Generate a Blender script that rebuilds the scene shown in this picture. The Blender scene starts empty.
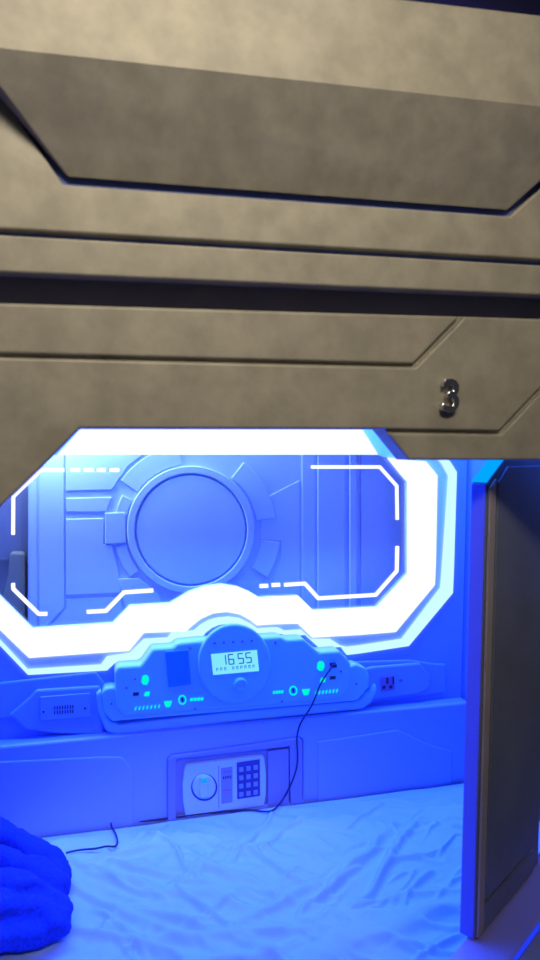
import bpy, bmesh, math, random
import numpy as np
from mathutils import Vector, Matrix, noise
from mathutils.geometry import delaunay_2d_cdt
random.seed(7)
S = bpy.context.scene
C = S.collection
R = math.radians
S.view_settings.view_transform = 'Standard'
S.view_settings.look = 'None'
S.view_settings.exposure = 0.0
S.view_settings.gamma = 1.0
S.view_settings.use_curve_mapping = False

# ------------------------------------------------------------------ camera (eye at the origin, facade normal = +Y)
F = 700.0
cam_d = bpy.data.cameras.new('camera'); cam = bpy.data.objects.new('camera', cam_d); C.objects.link(cam)
cam_d.sensor_fit = 'VERTICAL'; cam_d.sensor_height = 24; cam_d.lens = F/960*24; cam_d.clip_start = 0.01
cam_d.dof.use_dof = True; cam_d.dof.focus_distance = 1.75; cam_d.dof.aperture_fstop = 4.2
CR = Matrix.Rotation(R(-15.5), 3, 'Z') @ Matrix.Rotation(R(90-2.6), 3, 'X') @ Matrix.Rotation(R(0.77), 3, 'Z')
cam.matrix_world = CR.to_4x4()
S.camera = cam

def ray(px, py): return CR @ Vector(((px-270)/F, -(py-480)/F, -1.0))
def PY(px, py, Y):                                   # point of the vertical plane y = Y
    d = ray(px, py); return d*(Y/d.y)
def PZ(px, py, Z):
    d = ray(px, py); return d*(Z/d.z)

# ------------------------------------------------------------------ materials
def mat(name, col, rough=0.5, metal=0.0, emit=None, es=0.0, mottled=0.0, scale=12, bump=0.0, spec=0.5, sheen=0.0):
    m = bpy.data.materials.new(name); m.use_nodes = True
    nt = m.node_tree; b = nt.nodes['Principled BSDF']
    b.inputs['Base Color'].default_value = (*col, 1); b.inputs['Roughness'].default_value = rough
    b.inputs['Metallic'].default_value = metal
    b.inputs['Specular IOR Level'].default_value = spec
    if sheen: b.inputs['Sheen Weight'].default_value = sheen
    if emit: b.inputs['Emission Color'].default_value = (*emit, 1); b.inputs['Emission Strength'].default_value = es
    if mottled or bump:
        tc = nt.nodes.new('ShaderNodeTexCoord'); n = nt.nodes.new('ShaderNodeTexNoise')
        n.inputs['Scale'].default_value = scale; n.inputs['Detail'].default_value = 6; n.inputs['Roughness'].default_value = .6
        nt.links.new(tc.outputs['Object'], n.inputs['Vector'])
        if mottled:
            r = nt.nodes.new('ShaderNodeValToRGB')
            r.color_ramp.elements[0].position = .35; r.color_ramp.elements[1].position = .68
            r.color_ramp.elements[0].color = (*[c*(1-mottled) for c in col], 1)
            r.color_ramp.elements[1].color = (*[min(1, c*(1+mottled)) for c in col], 1)
            nt.links.new(n.outputs['Fac'], r.inputs['Fac']); nt.links.new(r.outputs['Color'], b.inputs['Base Color'])
        if bump:
            bp = nt.nodes.new('ShaderNodeBump'); bp.inputs['Strength'].default_value = bump; bp.inputs['Distance'].default_value = .004
            nt.links.new(n.outputs['Fac'], bp.inputs['Height']); nt.links.new(bp.outputs['Normal'], b.inputs['Normal'])
    return m
def emis(name, col, s):
    m = bpy.data.materials.new(name); m.use_nodes = True; nt = m.node_tree; nt.nodes.clear()
    e = nt.nodes.new('ShaderNodeEmission'); o = nt.nodes.new('ShaderNodeOutputMaterial')
    e.inputs['Color'].default_value = (*col, 1); e.inputs['Strength'].default_value = s
    nt.links.new(e.outputs[0], o.inputs[0]); return m
M = {}
M['shell'] = mat('painted_shell', (.355, .335, .28), .5, .1, mottled=.15, scale=26, bump=.12)
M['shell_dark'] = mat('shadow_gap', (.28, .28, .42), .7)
M['groove'] = mat('groove_blue', (.10, .15, .55), .6)
M['door'] = mat('door_paint', (.19, .22, .29), .28, .15, mottled=.12, scale=9)
M['plastic'] = mat('white_plastic_blue_cast', (.25, .38, .88), .42, bump=.03, scale=40)  # white plastic with the blue LED cast mixed into its base colour
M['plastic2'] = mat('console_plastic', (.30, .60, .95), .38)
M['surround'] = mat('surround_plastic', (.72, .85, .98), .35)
M['sheet'] = mat('white_cotton_blue_cast', (.38, .58, .86), .85, bump=.1, scale=120)  # white cotton, tinted by the blue LED light in its base colour
M['led'] = emis('white_led', (1.0, 1.12, 2.0), 1.06)
M['halo'] = emis('cool_rim_glow', (.62, 1.0, 1.3), 1.0)
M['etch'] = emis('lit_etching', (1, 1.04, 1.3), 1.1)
M['keypad'] = mat('keypad_plastic', (.05, .04, .30), .4)
M['key'] = mat('key_plastic', (.20, .30, .75), .4)
M['rail'] = mat('door_rail', (.46, .40, .36), .4, .1, mottled=.08)
M['niche'] = mat('niche_paint', (.45, .43, .52), .6)
M['relief'] = mat('relief_panel', (.60, .68, .88), .4)
M['greywall'] = mat('grey_column', (.25, .22, .18), .6)
M['chrome'] = mat('chrome', (.8, .8, .8), .12, 1.0)
M['dark'] = mat('dark_plastic', (.03, .03, .08), .4)
M['violet'] = mat('violet_plastic', (.30, .14, .42), .4)
M['lcd'] = emis('lcd_backlight', (.22, .80, .95), 1.0)
M['lcdseg'] = mat('lcd_segment', (.03, .22, .36), .5)
M['green'] = emis('green_light', (.0, .85, .62), 1.1)
M['bluefilm'] = mat('blue_translucent', (.03, .28, .62), .25)
M['blanket'] = mat('navy_fleece', (.001, .035, .50), .95, bump=.6, scale=160, mottled=.3)
M['cable'] = mat('cable_rubber', (.02, .012, .08), .5)
M['cyan_glow'] = emis('blue_cyan_glow', (.0, .30, 1.0), 1.3)
M['edge_led'] = emis('blue_led', (.02, .05, 1.0), .9)
M['sill'] = mat('sill_plastic', (.36, .33, .72), .4)
M['edge'] = mat('edge_lit_blue', (.16, .20, .80), .4)  # blue light falling on the door edge, held in the base colour
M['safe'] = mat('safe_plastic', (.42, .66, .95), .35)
M['frame'] = mat('safe_frame', (.22, .26, .62), .4)
g = bpy.data.materials.new('clear_glass'); g.use_nodes = True; nt = g.node_tree; nt.nodes.clear()
o_ = nt.nodes.new('ShaderNodeOutputMaterial'); mx = nt.nodes.new('ShaderNodeMixShader'); t_ = nt.nodes.new('ShaderNodeBsdfTransparent')
gl = nt.nodes.new('ShaderNodeBsdfGlossy'); gl.inputs['Roughness'].default_value = .03
t_.inputs['Color'].default_value = (.96, .97, 1, 1); mx.inputs[0].default_value = .05
nt.links.new(t_.outputs[0], mx.inputs[1]); nt.links.new(gl.outputs[0], mx.inputs[2]); nt.links.new(mx.outputs[0], o_.inputs[0])
M['glass'] = g

# ------------------------------------------------------------------ helpers
def link(name, bm, m, parent=None, bevel=0, smooth=False, seg=2):
    me = bpy.data.meshes.new(name)
    bmesh.ops.recalc_face_normals(bm, faces=bm.faces[:])
    bm.to_mesh(me); bm.free()
    for mm in (m if isinstance(m, (list, tuple)) else [m]): me.materials.append(mm)
    o = bpy.data.objects.new(name, me); C.objects.link(o)
    if smooth:
        for p in me.polygons: p.use_smooth = True
    if bevel:
        b = o.modifiers.new('bevel', 'BEVEL'); b.width = bevel; b.segments = seg; b.limit_method = 'ANGLE'; b.angle_limit = R(28)
    if parent:
        o.parent = parent; o.matrix_parent_inverse = parent.matrix_basis.inverted()
    return o
def thing(name, label, cat, loc=(0, 0, 0), group=None):
    o = bpy.data.objects.new(name, None); C.objects.link(o); o.location = loc; o.empty_display_size = .05
    o['label'] = label; o['category'] = cat
    if group: o['group'] = group
    return o
def tag(o, label, cat, group=None):
    o['label'] = label; o['category'] = cat
    if group: o['group'] = group
    return o
def struct(o): o['kind'] = 'structure'; return o

def slab_bm(bm, pts, back, holes=(), mi=0):
    """pts: front outline as 3D points; extruded by the vector back."""
    loops = [[Vector(p) for p in pts]] + [[Vector(p) for p in h] for h in holes]
    back = Vector(back)
    flat = [v for l in loops for v in l]
    # project for tessellation
    n = back.normalized(); ax = n.orthogonal().normalized(); ay = n.cross(ax)
    tris = []
    if holes:
        ed, k = [], 0
        for l in loops:
            ed += [(k+i, k+(i+1) % len(l)) for i in range(len(l))]; k += len(l)
        p2 = [Vector((v.dot(ax), v.dot(ay))) for v in flat]
        hl, k = [], len(loops[0])
        for l in loops[1:]: hl.append(p2[k:k+len(l)]); k += len(l)
        def inside(q, poly):
            c = False
            for a, b in zip(poly, poly[1:]+poly[:1]):
                if (a.y > q.y) != (b.y > q.y) and q.x < (b.x-a.x)*(q.y-a.y)/(b.y-a.y)+a.x: c = not c
            return c
        tris = [t for t in delaunay_2d_cdt(p2, ed, [], 1, 1e-7)[2] if not any(inside((p2[t[0]]+p2[t[1]]+p2[t[2]])/3, h) for h in hl) and inside((p2[t[0]]+p2[t[1]]+p2[t[2]])/3, p2[:len(loops[0])])]
    f = [bm.verts.new(v) for v in flat]; b = [bm.verts.new(v+back) for v in flat]
    def nf(vs):
        try: fc = bm.faces.new(vs); fc.material_index = mi
        except ValueError: pass
    if len(loops) == 1:
        nf(f); nf(b[::-1])
    else:
        for t in tris: nf([f[i] for i in t]); nf([b[i] for i in t][::-1])
    k = 0
    for l in loops:
        for i in range(len(l)):
            j = (i+1) % len(l)
            nf([f[k+i], f[k+j], b[k+j], b[k+i]])
        k += len(l)
    return bm
def slab(name, px, Y, depth, m, parent=None, bevel=0, holes=(), seg=2):
    """a plate standing in the plane y = Y, depth metres thick, outline read off the photo"""
    bm = bmesh.new()
    slab_bm(bm, [PY(x, y, Y) for x, y in px], (0, depth, 0), [[PY(x, y, Y) for x, y in h] for h in holes])
    return link(name, bm, m, parent, bevel, seg=seg)
def box_bm(bm, a, b):
    x0, y0, z0 = a; x1, y1, z1 = b
    slab_bm(bm, [(x0, y0, z0), (x1, y0, z0), (x1, y0, z1), (x0, y0, z1)], (0, y1-y0, 0)); return bm
def box(name, a, b, m, parent=None, bevel=0): return link(name, box_bm(bmesh.new(), a, b), m, parent, bevel)
def poly_strip(pts, w, Y):
    """outline of a line of width w (px) following pts"""
    L, Rr = [], []
    for i, p in enumerate(pts):
        a = Vector(pts[max(0, i-1)]); b = Vector(pts[min(len(pts)-1, i+1)]); p = Vector(p)
        d1 = (p-a).normalized() if i > 0 else (b-p).normalized()
        d2 = (b-p).normalized() if i < len(pts)-1 else d1
        n1 = Vector((-d1.y, d1.x)); n2 = Vector((-d2.y, d2.x)); n = (n1+n2).normalized(); k = w/2/max(.4, n.dot(n1))
        L.append(p+n*k); Rr.append(p-n*k)
    return [tuple(v) for v in L + Rr[::-1]]
def circle_px(cx, cy, rx, ry=None, n=40, a0=0, a1=360):
    ry = ry or rx
    return [(cx+rx*math.cos(R(a0+(a1-a0)*i/n)), cy+ry*math.sin(R(a0+(a1-a0)*i/n))) for i in range(n)]
def tube(name, pts, r, m, parent=None, cyc=False):
    cu = bpy.data.curves.new(name, 'CURVE'); cu.dimensions = '3D'; cu.bevel_depth = r; cu.bevel_resolution = 4; cu.use_fill_caps = True
    sp = cu.splines.new('NURBS'); sp.points.add(len(pts)-1)
    for q, p in zip(sp.points, pts): q.co = (*p, 1)
    sp.use_endpoint_u = True; sp.order_u = 4; sp.resolution_u = 6
    tmp = bpy.data.objects.new('tmp', cu); C.objects.link(tmp)
    dg = bpy.context.evaluated_depsgraph_get()
    me = bpy.data.meshes.new_from_object(tmp.evaluated_get(dg)); me.name = name
    bpy.data.objects.remove(tmp)
    me.materials.clear(); me.materials.append(m)
    for p in me.polygons: p.use_smooth = True
    o = bpy.data.objects.new(name, me); C.objects.link(o)
    if parent: o.parent = parent; o.matrix_parent_inverse = parent.matrix_basis.inverted()
    return o
def bake(o):
    dg = bpy.context.evaluated_depsgraph_get()
    me = bpy.data.meshes.new_from_object(o.evaluated_get(dg)); me.name = o.name
    o.modifiers.clear(); o.data = me

BW = 1.65                       # back wall
LW = 1.605                      # face of the lower wall section
FY = 0.75                       # capsule front

# ================================================================== the glowing mirror and the wall round it
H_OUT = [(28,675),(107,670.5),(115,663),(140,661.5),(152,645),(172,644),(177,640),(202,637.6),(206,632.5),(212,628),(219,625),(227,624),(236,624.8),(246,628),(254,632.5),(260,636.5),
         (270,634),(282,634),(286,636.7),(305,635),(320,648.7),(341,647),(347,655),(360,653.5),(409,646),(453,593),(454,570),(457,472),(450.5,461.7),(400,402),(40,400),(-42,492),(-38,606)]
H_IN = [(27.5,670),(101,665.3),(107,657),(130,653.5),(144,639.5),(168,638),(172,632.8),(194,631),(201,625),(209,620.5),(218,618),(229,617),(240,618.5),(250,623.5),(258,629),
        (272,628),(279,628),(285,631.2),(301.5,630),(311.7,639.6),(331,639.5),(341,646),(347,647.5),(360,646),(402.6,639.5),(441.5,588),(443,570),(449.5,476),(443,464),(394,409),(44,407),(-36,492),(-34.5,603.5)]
B_OUT = [(29,658),(99,653),(129,651),(144,633),(186,631.5),(192,626),(201,619),(213,613.5),(227,612),(240,614.5),(250,620),(257,625.5),(270,624.5),(298,623.7),(312.6,637.6),
         (360,635),(396,632),(435,585),(436,560),(437.6,475.5),(426,461.5),(388,458)]
PANE_R = [(400,473),(408,482),(408,574),(377.6,607),(313.5,610.5),(298.7,596),(270,597),(260,598),(250,592),(238,587),(222,584.5),(206,586.7),(190,592),(170.5,603.7),(130,606),(113,623.5),
          (100,624.5),(32.4,629),(0,597),(-9,587)]
PANE = [(388,458),*PANE_R,(-9,487),(14,458),(20,455),(378,455)]
mir = thing('illuminated_mirror', 'wide eight-sided mirror in the capsule back wall, built as clear glass, framed by a glowing white light band', 'mirror', tuple(PY(210, 660, BW)))  # mirror built as clear glass over an added recess with its reflected view
# wall_back, split so that the mirror hole is really open
WX0, WX1 = -0.75, PY(461, 690, BW).x
zt = 0.30
ztop = zt
bm = bmesh.new()
outer = [(WX0, BW, -.95), (WX1, BW, -.95), (WX1, BW, ztop), (WX0, BW, ztop)]
slab_bm(bm, outer, (0, .02, 0), [[PY(x, y, BW) for x, y in H_OUT]])
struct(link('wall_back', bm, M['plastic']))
# surround (bevelled channel between band and rim)
slab('surround', H_OUT, BW+.002, .02, M['surround'], mir, holes=[PANE])
# rim lip lit by the band, drawn as emission: ring between two outlines
slab('rim_lit_lip', H_OUT, BW-.006, .008, M['halo'], mir, holes=[H_IN])
cband = B_OUT + PANE_R + [(-9,487),(-36,487),(-33,598)]
slab('light_band', cband, BW-.004, .007, M['led'], mir)
slab('light_band', [(57,455),(80,430),(92,413),(352,413),(378,454.5)], BW-.004, .007, M['led'], mir)
slab('glass_pane', PANE, BW+.012, .004, M['glass'], mir)
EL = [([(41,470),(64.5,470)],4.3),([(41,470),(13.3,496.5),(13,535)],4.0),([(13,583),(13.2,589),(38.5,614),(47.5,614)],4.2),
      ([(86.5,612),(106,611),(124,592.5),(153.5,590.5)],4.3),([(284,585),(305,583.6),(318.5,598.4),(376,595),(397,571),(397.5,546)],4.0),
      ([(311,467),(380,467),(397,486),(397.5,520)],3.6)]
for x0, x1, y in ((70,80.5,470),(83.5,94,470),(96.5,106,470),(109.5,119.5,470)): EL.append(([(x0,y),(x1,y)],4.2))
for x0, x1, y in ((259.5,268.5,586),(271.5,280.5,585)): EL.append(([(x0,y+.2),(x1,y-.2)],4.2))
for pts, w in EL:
    slab('etched_line', poly_strip(pts, w, BW), BW+.009, .0025, M['etch'], mir, bevel=.0018)

# niche behind the pane, added to hold the reflected view as solid parts
NY = 1.86
bm = bmesh.new()
x0, x1, z0, z1 = PY(-60, 500, NY).x, PY(470, 500, NY).x, PY(200, 670, NY).z, .32
for a, b in (((x0, NY, z0), (x1, NY+.02, z1)), ((x0-.02, BW+.03, z0), (x0, NY+.02, z1)), ((x1, BW+.03, z0), (x1+.02, NY+.02, z1)),
             ((x0, BW+.03, z0-.02), (x1, NY+.02, z0)), ((x0, BW+.03, z1), (x1, NY+.02, z1+.02))):
    struct(box('wall_added_recess', a, b, M['niche']))
RY = 1.79
rp = thing('reflected_panel', 'pale wall panel with a round port relief, added as the view reflected in the glowing mirror', 'wall panel', tuple(PY(190, 640, RY)))
def rl(px, d=.006, name='relief_plate', bev=.002): return slab(name, px, RY-d, d+.001, M['relief'], rp, bevel=bev)
slab('backing_plate', [(28,400),(455,400),(455,668),(28,668)], RY, .02, M['relief'], rp)
rl([(29,405),(37,405),(37,660),(29,660)], .004); rl([(39,405),(64,405),(64,608),(45.5,628),(39,628)], .006)
rl([(66,405),(160,405),(150,450),(128,466),(112,490),(66,491)], .005)
rl([(66,498),(112,497),(106,512),(66,512)], .005)
rl([(66,519),(104,518),(104,544),(112,545),(118,570),(121,593),(66,595.5)], .006)
rl([(66,599),(120,597),(124,612),(118,640),(47,660),(47,629),(66,609)], .004)
cx, cy = 191, 530
def ring(r0, r1, a0, a1, d, name='relief_arc', n=24):
    o = [(cx+r1*math.cos(R(a0+(a1-a0)*i/n)), cy+r1*math.sin(R(a0+(a1-a0)*i/n))) for i in range(n+1)]
    q = [(cx+r0*math.cos(R(a0+(a1-a0)*i/n)), cy+r0*math.sin(R(a0+(a1-a0)*i/n))) for i in range(n+1)]
    rl(o+q[::-1], d, name)
slab('port_disc', circle_px(cx, cy, 54.5, n=72), RY-.010, .011, M['relief'], rp, bevel=.003)
slab('port_ring', circle_px(cx, cy, 64, n=72), RY-.013, .014, M['relief'], rp, bevel=.0025, holes=[circle_px(cx, cy, 56.5, n=72)])
ring(66, 77, 142, 167, .007); ring(66, 77, 192, 207, .007); ring(66, 86, 215, 262, .005)
rl([(105,513),(125,512.5),(126,543),(105,544)], .010, 'relief_block')
rl([(117,579),(139,578),(160,596),(165,620),(128,620),(122,594)], .007)
ring(72, 90, 8, 32, .007); ring(66, 86, -52, -8, .005)
rl([(260,540),(261,500),(300,480),(300,640),(262,640),(268,590),(281,560),(281,541)][::-1], .003)
rl([(302,405),(315,405),(315,660),(302,660)], .004); rl([(318,405),(345,405),(345,660),(318,660)], .008)
rl([(350,405),(357,405),(357,660),(350,660)], .012); rl([(361,405),(454,405),(454,660),(361,660)], .007)
gc = slab('reflection_upright', [(-2,610),(8,575),(9,556),(11,553),(23,553),(25,556),(25,650),(-2,650)], 1.80, .05, M['greywall'], None, bevel=.006)  # added upright for the brown part of the reflection
tag(gc, 'small grey-brown rounded upright at the far left behind the mirror glass, part of its built reflection', 'upright')
slab('backing_plate', [(-70,470),(28,470),(28,560),(-70,560)], 1.83, .03, mat('slate', (.2, .19, .30), .5), None)  # added board for the grey part of the reflection
tag(bpy.data.objects[[o.name for o in C.objects][-1]], 'dull violet-grey board behind the left end of the mirror glass, part of its built reflection', 'board').name = 'reflection_board'

# ================================================================== the rest of the room
zb = PY(260, 803, LW).z
MZ = zb - .005                 # mattress top
SZ = -.66                      # sill top
print('mattress z', MZ)
# sill line
A0 = PZ(475, 941, SZ); ang = R(33.7); D = Vector((math.cos(ang), math.sin(ang), 0)); N = Vector((math.sin(ang), -math.cos(ang), 0))  # N points outwards
A0 = Vector((A0.x, A0.y, 0))
SW = .05
print('door corner', A0)
FZ = MZ - .12
WR = Vector((1.32, 1.42, 0))
Pend = A0 + D*1.0
K1 = A0 - D*.30
def prism(name, pts2, z0, z1, m, parent=None, bevel=0):
    bm = bmesh.new(); slab_bm(bm, [(p[0], p[1], z1) for p in pts2], (0, 0, z0-z1)); return link(name, bm, m, parent, bevel)
struct(prism('floor', [(WX0, K1.y), (K1.x, K1.y), tuple(Pend.xy), (Pend.x, BW), (WX0, BW)], FZ-.03, FZ, M['plastic']))
struct(box('ceiling', (WX0, FY+.05, ztop), (1.45, BW+.02, ztop+.02), M['plastic']))
struct(box('wall_left', (WX0-.02, FY-.1, -.95), (WX0, BW+.02, ztop), M['plastic']))
bm = bmesh.new()
for (ax, ay), (bx_, by_) in (((WX1, BW+.02), (WX1+.19, BW-.14)), ((WX1+.19, BW-.14), (1.45, 1.30))):
    slab_bm(bm, [(ax, ay, -.95), (bx_, by_, -.95), (bx_, by_, ztop), (ax, ay, ztop)], (.012, .018, 0))
struct(link('wall_right', bm, M['plastic']))
# lower wall section with its chamfered ledge
ledge = thing('wall_ledge', 'moulded ledge along the foot of the capsule back wall around the safe', 'ledge', (.3, BW, MZ))
LT = [(-300,765),(-40,742),(120,733),(260,720),(448,704)]
za = PY(0, 745, LW).z; print('ledge z', za, PY(448,706,LW).z)
zl = (za+PY(448, 706, LW).z)/2
SO = [(168,759),(171,756),(300,738),(303,740),(303,800),(168,818)]
bm = bmesh.new()
LXR = WX1+.0
slab_bm(bm, [(WX0, LW, FZ), (LXR, LW, FZ), (LXR, LW, zl), (WX0, LW, zl)], (0, BW-LW, 0), [[PY(x, y, LW) for x, y in SO]])
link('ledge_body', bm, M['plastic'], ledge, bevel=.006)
slab('relief_panel', [(-260,775),(100,757),(122,757),(133,771),(133,835),(-260,860)], LW-.0035, .006, M['plastic'], ledge, bevel=.003)
slab('relief_panel', [(318,742),(398,730),(430,745),(452,751),(452,790),(318,806)], LW-.0035, .006, M['plastic'], ledge, bevel=.003)
# upper moulding: long strip that carries the vent, the console and the socket
slab('moulding', [(-260,740),(-40,724),(12,718),(26,730),(60,734),(104,735),(120,730),(370,703),(446,693),(446,664),(436,664),(410,660),(345,662),(345,672),(110,690),(96,672),(25,680),(-60,690),(-260,700)],
     BW-.008, .009, M['plastic'], ledge, bevel=.004)
slab('moulding', [(8,716),(30,697),(36,690),(100,686),(104,735),(60,734),(26,730),(14,719)], BW-.02, .012, M['plastic'], ledge, bevel=.005)
slab('moulding', [(362,670),(372,667),(420,663),(431,676),(431,687),(420,694),(372,700)], BW-.02, .012, M['plastic'], ledge, bevel=.005)

# ------------------------------------------------------------------ vent plate, left of the console
vt = thing('speaker_grille', 'small slotted grille plate with two screws left of the control console', 'grille', tuple(PY(64, 722, BW-.02)))
slab('face_plate', [(40,697),(90,693),(91,717),(40,721)], BW-.024, .0038, M['plastic'], vt, bevel=.0015)
for r_ in range(2):
    for k in range(8):
        x = 54.2+k*2.6; y = 706.2+r_*4.6-k*.18
        slab('slot', [(x, y), (x+1.2, y), (x+1.0, y+3.5), (x-.2, y+3.5)], BW-.0246, .001, M['dark'], vt)
for x, y in ((43.5, 712), (85, 708.5)): slab('screw', circle_px(x, y, 1.1, n=12), BW-.0252, .0015, M['dark'], vt)
# ------------------------------------------------------------------ power socket
sk = thing('power_socket', 'violet three-pin wall socket right of the control console', 'socket', tuple(PY(387, 692, BW-.02)))
slab('face_plate', [(381,677),(394.5,675.5),(395,690),(381.5,691.5)], BW-.025, .0048, M['violet'], sk, bevel=.0015)
for q in ([(386.3,678),(388.3,677.8),(388.5,683.5),(386.5,683.7)], [(382.4,686),(385.4,685.7),(385.4,688.8),(382.4,689.1)], [(389.4,685.6),(392.4,685.3),(392.4,688.3),(389.4,688.6)]):
    slab('pin_hole', q, BW-.0256, .001, M['dark'], sk)
slab('socket_switch', [(392.6,676.6),(394,676.5),(394.2,684),(392.8,684.1)], BW-.027, .003, M['dark'], sk)
scw = slab('wall_screw', circle_px(401, 680.5, 1.5, n=14), BW-.0225, .003, M['violet'], None); tag(scw, 'tiny round screw head just right of the power socket', 'screw')

# ------------------------------------------------------------------ control console
con = thing('control_console', 'moulded control console with a round clock, green touch lights and USB ports under the mirror', 'console', tuple(PY(235, 735, BW)))
CY = 1.598
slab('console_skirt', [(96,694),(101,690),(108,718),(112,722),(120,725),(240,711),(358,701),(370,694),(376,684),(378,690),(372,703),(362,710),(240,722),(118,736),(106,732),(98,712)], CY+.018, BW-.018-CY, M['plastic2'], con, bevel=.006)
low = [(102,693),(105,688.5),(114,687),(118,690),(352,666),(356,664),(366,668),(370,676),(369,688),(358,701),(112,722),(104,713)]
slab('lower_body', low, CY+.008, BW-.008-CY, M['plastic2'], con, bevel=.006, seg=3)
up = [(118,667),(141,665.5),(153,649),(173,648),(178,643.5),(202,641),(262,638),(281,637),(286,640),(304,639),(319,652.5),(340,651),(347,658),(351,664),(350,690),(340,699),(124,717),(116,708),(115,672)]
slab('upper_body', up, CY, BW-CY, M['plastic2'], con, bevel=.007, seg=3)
disc = slab('clock_disc', circle_px(234.8, 664, 36.5, 39.5, n=64), CY-.014, .016, M['plastic2'], con, bevel=.005, seg=3)
DY = CY-.014
slab('screen', [(211,654.3),(257,650),(259,671),(213.3,675)], DY-.0012, .002, M['lcd'], disc)
# seven segment digits
SEG = {'1': 'bc', '6': 'acdefg', '5': 'acdfg'}
def lcd_xy(u, v):   # u 0..1 across, v 0..1 down the screen
    a = Vector((211, 654.3)).lerp(Vector((257, 650)), u); b = Vector((213.3, 675)).lerp(Vector((259, 671)), u)
    return tuple(a.lerp(b, v))
def digit(ch, u, w=.105, v0=.10, v1=.56, t=.022):
    bm = bmesh.new(); vm = (v0+v1)/2
    s = {'a': (u, v0, u+w, v0), 'g': (u, vm, u+w, vm), 'd': (u, v1, u+w, v1), 'f': (u, v0, u, vm), 'e': (u, vm, u, v1), 'b': (u+w, v0, u+w, vm), 'c': (u+w, vm, u+w, v1)}
    for k in SEG[ch]:
        a = s[k]; p = lcd_xy(a[0], a[1]); q = lcd_xy(a[2], a[3])
        slab_bm(bm, [PY(x, y, DY-.0018) for x, y in poly_strip([p, q], 1.0, 0)], (0, .0006, 0))
    return link('digit', bm, M['lcdseg'], disc)
digit('1', .20); digit('6', .37); digit('5', .58); digit('5', .75)
faint = mat('lcd_faint', (.05, .42, .55), .5)
for k in range(10):
    if k == 3: continue
    x, y = lcd_xy(.08+k*.088, .68)
    bm = bmesh.new()
    for dx, h in ((0, 3.0), (1.3, 2.2+(k % 3)*.5)):
        slab_bm(bm, [PY(x+dx+a, y+b-.0*k, DY-.0018) for a, b in ((0, 0), (.6, 0), (.7, h), (.1, h))], (0, .0006, 0))
    slab_bm(bm, [PY(x+a, y+b, DY-.0018) for a, b in ((0, .0), (2, -.1), (2, .4), (0, .5))], (0, .0006, 0))
    link('screen_mark', bm, faint, disc)
bm = bmesh.new()
kc = PY(240, 684, DY); 
prev = None
for k, (r_, y_) in enumerate(((.0165, 0), (.0165, -.004), (.0150, -.010), (.0125, -.012), (.010, -.0105), (.003, -.0095), (.0001, -.0095))):
    lp = [bm.verts.new(kc+Vector((r_*math.cos(a), y_, r_*math.sin(a)))) for a in [2*math.pi*i/36 for i in range(36)]]
    if prev:
        for i in range(36): bm.faces.new([prev[i], prev[(i+1) % 36], lp[(i+1) % 36], lp[i]])
    prev = lp
link('knob', bm, M['plastic2'], disc, smooth=True)
for k in range(5):
    x = 214.6+k*9.3; y = 643.2-k*.55
    slab('button_mark', circle_px(x, y, 1.3, n=12), DY-.0008, .0012, M['violet'], disc)
slab('card_window', [(165.5,652),(188.5,650),(191,684.5),(168.5,687.5)], CY-.003, .004, M['bluefilm'], con, bevel=.001)
def ind(px, name='touch_light', m='green'): return slab(name, px, CY-.0014, .002, M[m], con)
for (x, y) in ((145.2, 680), (320.8, 666)):
    ind([(x-3.6,y+2.5),(x-3,y-3),(x-1,y-4.8),(x+1.5,y-4.8),(x+3.3,y-3),(x+3.7,y+1),(x+2,y+4.6),(x-1.6,y+4.8)])
for (x, y) in ((147, 694.3), (323, 680.3)): ind([(x-3,y+2),(x-1.8,y-2.2),(x+2.8,y-2.6),(x+2,y+2)])
for bx0, by0 in ((134.6, 708.6), (315, 693)):
    for k in range(7):
        x = bx0+k*3.9 if bx0 < 200 else bx0+k*3.5; y = by0-k*.36
        ind([(x,y+1.7),(x+1,y-1.6),(x+2.1,y-1.7),(x+1.2,y+1.6)], 'light_bar')
for x, y in ((168, 704), (306, 692)): ind([(x-4,y-2.4),(x+4,y-3),(x+3,y+.6),(x+2,y+3),(x-2,y+3.3),(x-3,y+1)], 'touch_light')
for x, y in ((182.4, 700), (293.4, 690.8)):
    o = slab('touch_ring', circle_px(x, y, 4.0, 4.8, n=28), CY-.0014, .002, M['green'], con, holes=[circle_px(x, y, 2.9, 3.6, n=28)])
    slab('touch_symbol', [(x-1.2,y-2),(x+.6,y-2.2),(x+1.4,y+1.6),(x-.4,y+2)], CY-.001, .0015, M['dark'], con)
for x0, x1, y in ((190, 204, 699.6), (273, 284, 692.4)):
    n = 4
    for k in range(n):
        xa = x0+(x1-x0)*k/n
        ind([(xa,y+1.6-k*.2),(xa+.4,y-1.2-k*.2),(xa+(x1-x0)/n-.5,y-1.4-k*.2),(xa+(x1-x0)/n-.8,y+1.4-k*.2)], 'light_bar')
for x, y in ((136, 694.3), (332.8, 664.5), (332.8, 678)):
    slab('usb_port', [(x-3,y-1.6),(x+2.8,y-2.1),(x+3,y+1.2),(x-2.8,y+1.7)], CY-.0008, .002, M['dark'], con)
for x, y in ((135, 679.4),(126.5,688),(111.5,704),(190.4,648.4),(275.5,643),(195,709),(282,701.5),(341,671.5),(356.5,684)):
    slab('body_screw', circle_px(x, y, 1.2, n=10), (CY if 115 < x < 350 else CY+.008)-.0009, .002, M['violet'], con)

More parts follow.
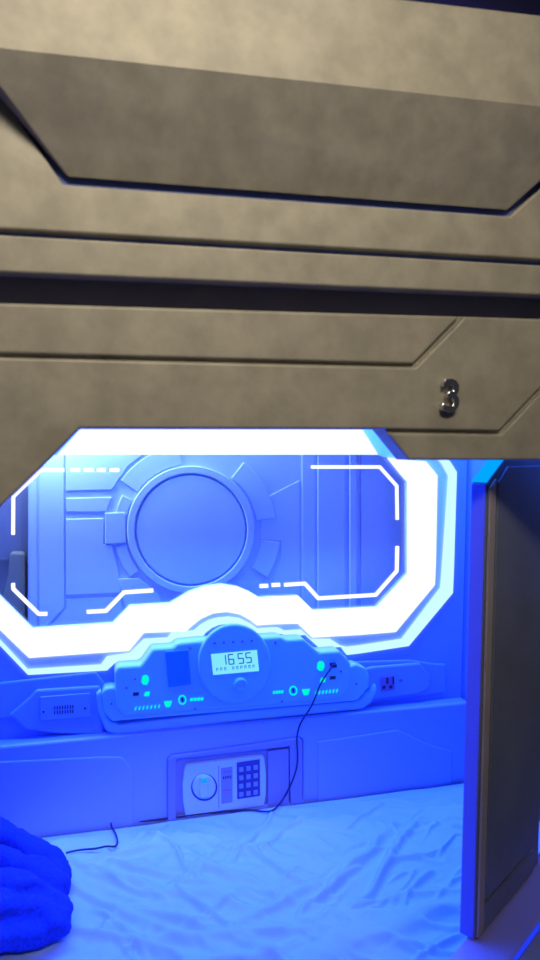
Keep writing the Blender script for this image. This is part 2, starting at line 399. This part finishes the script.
# ------------------------------------------------------------------ safe
sf = thing('safe', 'small digital safe with a keypad and round knob set into the lower back wall', 'safe', tuple(PY(235, 812, LW)))
fo = [(168,760),(172,756.5),(299,738.5),(302.5,741),(302.5,806),(168,824)]
fi = [(176,761),(178,759),(290,746.5),(291,806),(176,822)]
slab('safe_frame', fo, LW-.008, .03, M['frame'], sf, bevel=.003, holes=[fi])
slab('safe_recess', [(170,758),(301,740),(301,808),(170,824)], LW+.006, .015, M['frame'], sf)
slab('side_panel', [(268,751.5),(289,748.7),(289,808),(268,812)], LW-.003, .009, M['frame'], sf, bevel=.002)
door = slab('safe_door', [(184.5,768),(186.5,765),(262,755.5),(264.5,757.5),(266.3,775),(266,795),(264,806),(186,818),(183,804),(182.3,785)], LW-.004, .02, M['safe'], sf, bevel=.003, seg=3)
dy = LW-.004
slab('label_plate', [(221,768.5),(232.5,766.8),(232.5,802),(221.5,804)], dy-.0012, .002, M['frame'], door)
slab('seam', [(218.4,765.5),(219.1,765.4),(219.3,808),(218.6,808.2)], dy-.0008, .001, M['violet'], door)
for k in range(4): slab('label_mark', [(223+k*2.2,776.6-k*.3),(224.2+k*2.2,776.4-k*.3),(224.2+k*2.2,779-k*.3),(223+k*2.2,779.2-k*.3)], dy-.0018, .001, M['dark'], door)
for yy in (771.5, 790): slab('label_mark', [(223,yy),(231,yy-1.2),(231,yy+.2),(223,yy+1.4)], dy-.0018, .001, M['violet'], door)
slab('keypad', [(237,763),(260,759.6),(260.2,796),(237.4,799.4)], dy-.0025, .004, M['keypad'], door, bevel=.001)
for r_ in range(4):
    for c_ in range(3):
        x = 238.8+c_*7.2; y = 767.3+r_*8.3-c_*1.05
        slab('key', [(x+.5,y+.6),(x+4.6,y),(x+4.7,y+4.4),(x+.6,y+5)], dy-.0055, .003, M['key'], door, bevel=.0008)
slab('dial_recess', circle_px(204.3, 787.5, 13.2, 13.6, n=40), dy-.001, .002, M['keypad'], door, bevel=.0005)
dn = slab('dial', circle_px(204.3, 787.5, 11.6, 12, n=40), dy-.010, .010, M['safe'], door, bevel=.003, seg=3)
slab('dial_grip', [(200.5,777.5),(207,776.5),(208.3,783),(207.5,791),(208.5,797.5),(200.8,798.5),(199,791),(201,784)], dy-.018, .009, M['safe'], door, bevel=.003, seg=3)
slab('dial_light', [(201.4,779),(206.4,778.3),(207,782),(201.8,782.6)], dy-.0188, .001, M['cyan_glow'], door)

# ================================================================== mattress under a crumpled sheet
mt = thing('mattress', 'thin mattress under a crumpled white sheet on the capsule floor', 'mattress', (.3, 1.2, FZ))
def ymin(x):
    ln = A0.y + (x-A0.x)*math.tan(ang) + .012
    return max(K1.y+.02, ln)
wr = []
def seg(px0, px1, h, w): wr.append((PZ(*px0, MZ).xy.copy(), PZ(*px1, MZ).xy.copy(), h, w))
for a, b, h, w in (((425,818),(350,905),.016,.010),((400,822),(330,885),.014,.009),((385,845),(320,900),.013,.008),((440,850),(380,870),.008,.008),((330,880),(230,925),.012,.012),
                   ((60,880),(190,940),.013,.010),((90,870),(250,905),.010,.010),((120,905),(270,945),.013,.010),((80,925),(190,965),.012,.009),((300,905),(470,890),.008,.012),
                   ((250,850),(310,815),.009,.010),((180,855),(260,885),.010,.012),((200,830),(290,860),.007,.010),((100,850),(170,850),.008,.010),((140,935),(330,930),.011,.012),
                   ((70,860),(160,900),.012,.007),((110,860),(210,885),.012,.007),((95,905),(150,950),.014,.008),((170,880),(240,935),.012,.007),((215,835),(330,895),.010,.007),((150,830),(190,870),.009,.007),((270,815),(235,860),.010,.007),((300,920),(420,950),.012,.009),((230,940),(300,960),.012,.008),((365,870),(300,915),.012,.007),((430,870),(395,915),.010,.007),
                   ((330,915),(470,905),.010,.014),((280,970),(450,905),.020,.026),((150,975),(300,945),.012,.014),((360,800),(455,800),.006,.010),((240,890),(300,905),.010,.008)):
    seg(a, b, h, w)
rr = random.Random(3)
for k in range(80):
    px, py = rr.uniform(60, 470), rr.uniform(815, 960); a = rr.choice((rr.uniform(-50, -15), rr.uniform(5, 35))); L = rr.uniform(25, 70)
    seg((px, py), (px+L*math.cos(R(a)), py+L*math.sin(R(a))), rr.uniform(.003, .007), rr.uniform(.005, .009))
def sheet_zs(X, Y):
    X = np.asarray(X, float); Y = np.asarray(Y, float); sh = X.shape; X = X.ravel(); Y = Y.ravel()
    nz = lambda f: np.array([f(float(x), float(y)) for x, y in zip(X, Y)])
    n1 = nz(lambda x, y: noise.noise(Vector((x*9, y*9, 2.5)))); n2 = nz(lambda x, y: noise.noise(Vector((x*10, y*10, 7.5))))
    z = np.zeros_like(X)
    for k, (a, b, h, w) in enumerate(wr):
        ab = b-a; L2 = ab.length_squared; L = math.sqrt(L2)
        tt = ((X-a.x)*ab.x+(Y-a.y)*ab.y)/L2; t = np.clip(tt, 0, 1)
        d = (-(X-a.x)*ab.y+(Y-a.y)*ab.x)/L + .022*(n1*math.cos(k*1.7)+n2*math.sin(k*1.7))
        over = (tt-t)*L
        d = d + w*.35*np.tanh(d/w)                        # one flank steeper than the other
        z += 1.8*h*np.exp(-(d/w)**2-(over/w)**2)*np.sin(np.pi*np.clip(t*.9+.05, 0, 1))**.6
    z = .020*np.tanh(z/.020)
    z += .014*nz(lambda x, y: noise.noise(Vector((x*5, y*7, 1)))) + .006*nz(lambda x, y: 1-2*abs(noise.noise(Vector((x*11+y*6, y*14, 3))))) + .003*nz(lambda x, y: -abs(noise.noise(Vector((x*30-y*16, y*30, 5)))))
    e = np.clip((1.60-Y)/.05, .15, 1)
    return (MZ-.006+z*e*.95).reshape(sh)
def sheet_z(x, y): return float(sheet_zs([x], [y])[0])
NX, NYY = 440, 270
bm = bmesh.new(); grid = []
XS = np.concatenate([np.linspace(WX0+.01, -.27, 30, endpoint=False), np.linspace(-.27, WX1+.14, NX-29)])
GX = np.repeat(XS[:, None], NYY+1, 1); GY = np.zeros_like(GX)
for i in range(NX+1):
    x = XS[i]; y0 = ymin(x); y1 = LW-.012 if x < WX1-.005 else LW-.012-(x-WX1)*.85
    GY[i] = y0+(y1-y0)*np.linspace(0, 1, NYY+1)**1.15
GZ = sheet_zs(GX, GY)
dd = np.clip(.03-(GY-GY[:, :1]), 0, None); GZ = GZ-dd**2*12
for i in range(NX+1): grid.append([bm.verts.new((GX[i, j], GY[i, j], GZ[i, j])) for j in range(NYY+1)])
for i in range(NX):
    for j in range(NYY): bm.faces.new([grid[i][j], grid[i+1][j], grid[i+1][j+1], grid[i][j+1]])
# hem hanging down at the front edge
low_ = [bm.verts.new((c[0].co.x, c[0].co.y+.001, FZ+.01)) for c in grid]
for i in range(NX): bm.faces.new([low_[i], low_[i+1], grid[i+1][0], grid[i][0]])
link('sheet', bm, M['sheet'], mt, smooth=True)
mb = [(WX0+.02, K1.y+.03), (K1.x+.03, K1.y+.03)] + [((A0+D*t).x, (A0+D*t).y+.05) for t in (0, .4)] + [(WX1+.1, LW-.13), (WX1, LW-.01), (WX0+.02, LW-.01)]
prism('mattress_core', mb, FZ+.001, MZ-.03, M['sheet'], mt, bevel=.01)

# ================================================================== blanket
def blob(bm, c, r, rot=(0, 0, 0)):
    mtx = Matrix.Translation(c) @ (Matrix.Rotation(rot[2], 4, 'Z') @ Matrix.Rotation(rot[1], 4, 'Y') @ Matrix.Rotation(rot[0], 4, 'X')) @ Matrix.Diagonal((*r, 1))
    bmesh.ops.create_icosphere(bm, subdivisions=3, radius=1, matrix=mtx)
bm = bmesh.new()
def chain(pts, r, fl=1.0):
    for a, b in zip(pts, pts[1:]):
        n = max(2, int((Vector(b)-Vector(a)).length/.012))
        for k in range(n+1):
            p = Vector(a).lerp(Vector(b), k/n); bmesh.ops.create_icosphere(bm, subdivisions=2, radius=1, matrix=Matrix.Translation(p) @ Matrix.Diagonal((r, r, r*fl, 1)))
def bz(px, py, h): p = PZ(px, py, MZ+h); return (p.x, p.y, MZ+h)
Z0 = MZ
chain([bz(-60, 832, .05), bz(-10, 828, .06), bz(25, 845, .05), bz(50, 862, .04), bz(58, 875, .03)], .025)
chain([bz(-80, 850, .06), bz(0, 858, .06), bz(35, 872, .05), bz(56, 888, .035)], .026)
chain([bz(-90, 870, .075), bz(-10, 880, .07), bz(30, 890, .06), bz(53, 905, .040)], .027)
chain([bz(-90, 900, .06), bz(0, 905, .06), bz(40, 912, .05), bz(57, 922, .04)], .024)
chain([bz(-90, 935, .03), bz(0, 937, .03), bz(40, 932, .03), bz(60, 920, .035), bz(58, 905, .03)], .024)
chain([bz(-90, 890, .03), bz(20, 890, .03), bz(45, 890, .022)], .026)
chain([bz(-120, 860, .05), bz(-120, 930, .03)], .05)
for q in (bz(-60, 880, .02), bz(-20, 900, .02), bz(10, 900, .015)): blob(bm, Vector(q), (.06, .05, .03))
bl = link('blanket', bm, M['blanket'], None, smooth=True)
rm = bl.modifiers.new('r', 'REMESH'); rm.mode = 'VOXEL'; rm.voxel_size = .0045; rm.use_smooth_shade = True
sm = bl.modifiers.new('s', 'SMOOTH'); sm.factor = .5; sm.iterations = 5
bake(bl)
for v in bl.data.vertices:
    c = v.co; n_ = noise.noise(Vector((c.x*9, c.y*26, c.z*30)))*.008 + noise.noise(c*60)*.0012 + noise.noise(c*170)*.0015 + .0025*math.sin(c.y*110+6*noise.noise(c*12)+c.x*25)
    v.co = c + v.normal*n_
    if v.co.z < MZ+.004: v.co.z = MZ+.004+(v.co.z-MZ-.004)*.1
tag(bl, 'rumpled dark blue fleece blanket heaped at the left edge of the sheet', 'blanket')

# ================================================================== charging cable
def wz(px, py, Y=CY-.012): return tuple(PY(px, py, Y))
def on(px, py, lift=.004):
    for _ in range(1):
        p = PZ(px, py, MZ); z = sheet_z(p.x, p.y); q = PZ(px, py, z+lift)
    return (q.x, q.y, max(z+lift, sheet_z(q.x, q.y)+lift*.8))
pts = [wz(332.5, 665, CY-.003), wz(332, 667, CY-.014), wz(326, 675), wz(319, 686), wz(315, 699, CY-.01), wz(309, 711), wz(300, 722, LW-.02), wz(296, 738, LW-.02), wz(298, 752, LW-.015), wz(297.5, 768, LW-.015),
       wz(291, 785, LW-.02), on(283, 800, .01), on(274, 811), on(266, 812), on(254, 810), on(240, 809.5), on(225, 811), on(205, 813), on(185, 816), on(165, 818.5), on(150, 820.5), on(130, 822), on(117, 821), on(110.5, 820, .008), on(111, 826, .012), on(115, 832, .008), on(118, 840, .007), on(116.5, 848, .007),
       on(108, 850, .007), on(97, 849, .009), on(86, 849, .009), on(75, 851, .007), on(66, 853)]
cb = thing('charging_cable', 'thin dark charging cable running from the console USB port down across the sheet', 'cable', pts[-1])
tube('cord', pts, .0021, M['cable'], cb)
pl = box('plug', (-.006, -.014, -.004), (.006, 0, .004), M['cable'], None, bevel=.0015)
pl.location = PY(332.8, 664.6, CY-.001); pl.parent = cb; pl.matrix_parent_inverse = cb.matrix_basis.inverted()

# ================================================================== door panel at the right, its sill, the front
O = A0
def W(s, n, z): v = O + D*s + N*n; return Vector((v.x, v.y, z))     # s along the panel, n outwards
TH = PZ(459, 928, SZ); th = (Vector((TH.x, TH.y, 0))-O).dot(-N); print('thickness', th)
th = .012
dr = thing('door_panel', 'tall grey door panel with a blue lit narrow edge standing at the right of the opening', 'door panel', tuple(W(.12, 0, SZ)))
zt_ = PY(500, 459, W(.036, 0, 0).y).z
print('door top', zt_)
PWID = .235
bm = bmesh.new()
# cross-section with chamfered outer corner, extruded upwards
sec = [(0.012, 0), (PWID-.03, 0), (PWID, -.015), (PWID, -th-.01), (.0, -th-.01), (0, -.008)]
DZ0 = SZ+.001
CH = .031; CX = .055
slab_bm(bm, [W(s, -.0, z) for s, z in ((0, DZ0), (PWID, DZ0), (PWID, zt_), (CX, zt_), (0, zt_-CH))], tuple(-N*(th+.01)))
link('door_leaf', bm, M['door'], dr, bevel=.003, seg=3)
def onpanel(name, pts, dpt, m, bev=.002, n0=0):
    bm = bmesh.new(); slab_bm(bm, [W(s, n0+dpt, z) for s, z in pts], tuple(-N*dpt)); return link(name, bm, m, dr, bev)
zlo = SZ+.045; zhi = zt_-.01
onpanel('door_skin', [(.026, zlo+.0), (PWID-.05, zlo), (PWID-.034, zlo+.03), (PWID-.034, zhi-.12), (PWID-.05, zhi-.09), (PWID-.05, zhi), (.058, zhi), (.026, zt_-CH)], .004, M['door'])
onpanel('door_skin', [(PWID-.034, SZ+.004), (PWID-.034, zlo-.004), (.026, zlo-.004), (.024, SZ+.004)], .004, M['door'])
onpanel('door_stile', [(.001, SZ+.004), (.021, SZ+.004), (.021, zt_-CH+.006), (.001, zt_-CH-.006)], .004, M['rail'])
# narrow edge strip, blue light in its colour, and the glowing cut corner above
bm = bmesh.new(); slab_bm(bm, [W(0, -.001, SZ+.003), W(0, -th-.009, SZ+.003), W(0, -th-.009, zt_-CH-.002), W(0, -.001, zt_-CH-.002)], tuple(-D*.003))
link('edge_strip', bm, M['edge'], dr, bevel=.001)
cn = (-D*CH+Vector((0, 0, 1))*CX).normalized()*.003
bm = bmesh.new(); slab_bm(bm, [W(.0, -.001, zt_-CH), W(.0, -th-.009, zt_-CH), W(CX, -th-.009, zt_), W(CX, -.001, zt_)], tuple(cn))
link('corner_glow', bm, M['cyan_glow'], dr, bevel=.0005)  # cut corner catching the ceiling light, drawn as emission, no lamp here
# second panel farther right
d2 = thing('door_panel', 'second darker grey panel just visible beyond the door panel at the right edge', 'door panel', tuple(W(.34, 0, SZ)))
bm = bmesh.new(); slab_bm(bm, [W(s, n, SZ+.12) for s, n in ((.26, -.02), (.46, -.02), (.46, -.06), (.26, -.06))], (0, 0, zt_-SZ-.3)); link('door_leaf', bm, M['door'], d2, bevel=.012)
bm = bmesh.new(); slab_bm(bm, [W(s, n, SZ+.001) for s, n in ((.235, -.045), (.80, -.045), (.80, -.08), (.235, -.08))], (0, 0, ztop-SZ)); struct(link('wall_front', bm, M['shell_dark']))
# sill
sl = thing('threshold', 'violet lit sill in front of the door panel with a blue edge light', 'sill', tuple(W(.1, .02, SZ-.3)))
sp = [W(-.30, SW, SZ), W(.9, SW, SZ), W(.9, -.012, SZ), W(-.30, -.012, SZ)]
bm = bmesh.new(); slab_bm(bm, sp, (0, 0, -.05)); link('sill_board', bm, M['sill'], sl, bevel=.003)
bm = bmesh.new(); slab_bm(bm, [W(-.30, SW-.008, SZ-.05), W(.9, SW-.008, SZ-.05), W(.9, -.008, SZ-.05), W(-.30, -.008, SZ-.05)], (0, 0, -.4)); link('sill_skirt', bm, M['shell'], sl)
bm = bmesh.new(); slab_bm(bm, [W(-.30, SW+.003, SZ-.002), W(.9, SW+.003, SZ-.002), W(.9, SW, SZ-.002), W(-.30, SW, SZ-.002)], (0, 0, -.006)); link('light_line', bm, M['edge_led'], sl)
q0, q1 = W(-.30, SW, 0), W(-.30, -.012, 0)
bm = bmesh.new(); slab_bm(bm, [(WX0, q0.y, SZ), (q0.x, q0.y, SZ), (q1.x, q1.y, SZ), (WX0, q1.y, SZ)], (0, 0, -.45)); link('front_board', bm, M['shell'], sl, bevel=.003)
# raised brown facade strip outside the sill
bm = bmesh.new(); slab_bm(bm, [W(-.30, SW+.16, SZ-.005), W(.9, SW+.16, SZ-.005), W(.9, SW+.0035, SZ-.005), W(-.30, SW+.0035, SZ-.005)], (0, 0, -.4)); link('front_step', bm, M['shell'], sl, bevel=.004)

# ------------------------------------------------------------------ lower capsule fascia (with the number 3)
XR = PY(900, 460, FY).x
fa = thing('capsule_fascia', 'grey moulded front of the lower capsule above the opening, bearing the number 3', 'capsule front', tuple(PY(250, 428, FY)))
def line(a, b, x): return a[1]+(b[1]-a[1])*(x-a[0])/(b[0]-a[0])
top = lambda x: line((0, 303), (540, 319), x)
L1 = [(-250, top(-250)), (459.5, top(459.5)), (413.5, 363.8), (-250, 347)]
L2a = [(-250, 351), (415, 367.6), (464.5, top(464.5)), (604, top(604)), (538.5, 390), (499.5, 431), (384, 429), (79.6, 428.5), (57, 452), (14, 494), (-60, 562), (-120, 620), (-120, 1250), (-250, 1250)]
L2b = [(387.5, 433.2), (501, 434.6), (541, 392.6), (608, top(608)), (900, top(900)), (900, 462), (540, 460), (409, 460)]
for poly in (L1, L2a, L2b): slab('front_plate', poly, FY, .012, M['shell'], fa, bevel=.0028, seg=3)
back = [(-250, top(-250)), (900, top(900)), (900, 462), (540, 460), (409, 460), (384, 429), (79.6, 428.5), (57, 452), (14, 494), (-60, 562), (-120, 620), (-120, 1250), (-250, 1250)]
slab('backing_plate', back, FY+.006, .034, M['shell'], fa)
# number 3
cu = bpy.data.curves.new('number', 'FONT'); cu.body = '3'; cu.size = .053; cu.extrude = .0035; cu.bevel_depth = .0014; cu.bevel_resolution = 3; cu.offset = .0; cu.align_x = 'CENTER'
tmp = bpy.data.objects.new('tmp', cu); C.objects.link(tmp)
me = bpy.data.meshes.new_from_object(tmp.evaluated_get(bpy.context.evaluated_depsgraph_get())); bpy.data.objects.remove(tmp)
me.materials.clear(); me.materials.append(M['chrome'])
num = bpy.data.objects.new('number', me); C.objects.link(num); num['label'] = 'chrome number 3'
p0 = PY(449.5, 411, FY-.0045); num.rotation_euler = (R(90), 0, 0); num.location = p0
bpy.context.view_layer.update(); num.parent = fa; num.matrix_parent_inverse = fa.matrix_basis.inverted()

# ------------------------------------------------------------------ upper capsule fascia
uf = thing('capsule_fascia', 'grey moulded front of the upper capsule with a large trapezoid inset, above the dark gap', 'capsule front', tuple(PY(250, 280, FY)))
UY = .735
b1 = lambda x: line((0, 272), (540, 295), x); b0 = lambda x: line((0, 234.5), (540, 265), x); a1_ = lambda x: line((0, 229), (540, 259.5), x)
xl, xr = -260, 800
slab('lower_strip', [(xl, b0(xl)), (xr, b0(xr)), (xr, b1(xr)), (xl, b1(xl))], UY, .02, M['shell'], uf, bevel=.0025, seg=3)
cr = lambda x: line((0, 50), (540, 108), x)
g0, g1, g2, g3 = (-29, 41), (68, 178), (507, 211), (612, 116)
frame = [(xl, 30), (-36, 41), (63.5, 184), (509.5, 216), (620, 118), (xr, 130), (xr, a1_(xr)), (xl, a1_(xl))]
slab('inset_frame', frame, UY, .02, M['shell'], uf, bevel=.0028, seg=3)
# inset body: lower face slopes back from the crease to the groove
CYY = UY-.045
cA, cB = PY(-29, cr(-29), CYY), PY(612, cr(612), CYY)
tA, tB = PY(-29, cr(-29)-88, CYY), PY(612, cr(612)-93, CYY)
def top_at(px): return PY(px, line((420, 1), (540, 15), px), CYY)
tA, tB = top_at(-200), top_at(760); cA2, cB2 = PY(-200, cr(-200), CYY), PY(760, cr(760), CYY)
bm = bmesh.new()
G1, G2 = PY(68, 178, UY+.003), PY(507, 211, UY+.003)
V = [bm.verts.new(v) for v in (tA, tB, cB2, cB, cA, cA2)]
gv = [bm.verts.new(v) for v in (G1, G2)]
bk = [bm.verts.new((v.x, UY+.003, v.z)) for v in (tA, tB, cB2, cA2)]
ek = [bm.verts.new((v.x, UY+.003, v.z)) for v in (cB, cA)]
bm.faces.new(V)
bm.faces.new([V[4], V[3], gv[1], gv[0]])
bm.faces.new([V[3], ek[0], gv[1]]); bm.faces.new([V[4], gv[0], ek[1]])
bm.faces.new([V[3], V[2], bk[2], ek[0]]); bm.faces.new([V[5], V[4], ek[1], bk[3]])
bm.faces.new([V[1], V[0], bk[0], bk[1]]); bm.faces.new([V[2], V[1], bk[1], bk[2]]); bm.faces.new([V[0], V[5], bk[3], bk[0]])
bm.faces.new([*bk[:3], ek[0], gv[1], gv[0], ek[1], bk[3]])
link('inset_panel', bm, M['shell'], uf, bevel=.002, seg=2)
slab('backing_plate', [(xl, 20), (xr, 110), (xr, b1(xr)-1), (xl, b1(xl)-1)], UY+.010, .03, M['groove'], uf)
# dark gap between the capsules and dark compartment above
zg0, zg1 = PY(0, 320, FY+.04).z, PY(540, 270, UY+.05).z
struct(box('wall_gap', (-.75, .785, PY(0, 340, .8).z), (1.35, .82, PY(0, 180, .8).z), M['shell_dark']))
up_z = tB.z
ub = thing('upper_compartment', 'dark blue inside of the capsule above, glimpsed over its front edge', 'capsule interior', (.4, .95, up_z-.02))
box('inner_wall', (-.75, 1.3, up_z-.05), (1.45, 1.32, up_z+.7), mat('dark_blue_lining', (.1, .1, .3), .5), ub)
box('inner_floor', (-.75, UY+.01, up_z-.05), (1.45, 1.3, up_z-.03), M['shell_dark'], ub)

# ================================================================== lights
def area(name, loc, rot, sx, sy, col, e):
    l = bpy.data.lights.new(name, 'AREA'); l.shape = 'RECTANGLE'; l.size = sx; l.size_y = sy; l.color = col; l.energy = e
    o = bpy.data.objects.new(name, l); C.objects.link(o); o.location = loc; o.rotation_euler = rot; return o
BLUE = (.035, .16, 1.0)
area('ceiling_strip_light', (.25, 1.5, ztop-.012), (0, 0, 0), 1.6, .08, BLUE, 30)
area('left_end_light', (WX0+.02, 1.25, -.25), (0, R(-90), 0), .5, .5, (.03, .04, 1), 3.0)
area('front_strip_light', (.35, .86, .10), (R(50), 0, 0), .9, .05, BLUE, 2)
area('right_end_light', (1.12, 1.30, -.1), (0, R(75), 0), .5, .2, BLUE, 2.5)
area('niche_top_fill', (.1, 1.735, .30), (0, 0, 0), .8, .05, (.34, .55, 1.0), 5.0)  # added lamp to brighten the reflected view inside the recess
area('niche_left_fill', (-.10, 1.735, .15), (0, R(-35), 0), .1, .1, (.5, .8, 1.0), 2.4)  # second added lamp, makes the left of the reflection paler
l_ = area('corridor_ceiling_light', (.1, -.5, 1.1), (R(59), 0, 0), .9, .25, (1.0, .87, .66), 3.0)
l_.data.spread = R(62)
area('upper_capsule_light', (.6, 1.25, up_z+.5), (R(-60), 0, 0), .5, .05, (.02, .05, 1), .5)
w = bpy.data.worlds.new('world'); S.world = w; w.use_nodes = True
w.node_tree.nodes['Background'].inputs[0].default_value = (.5, .48, .6, 1); w.node_tree.nodes['Background'].inputs[1].default_value = .06
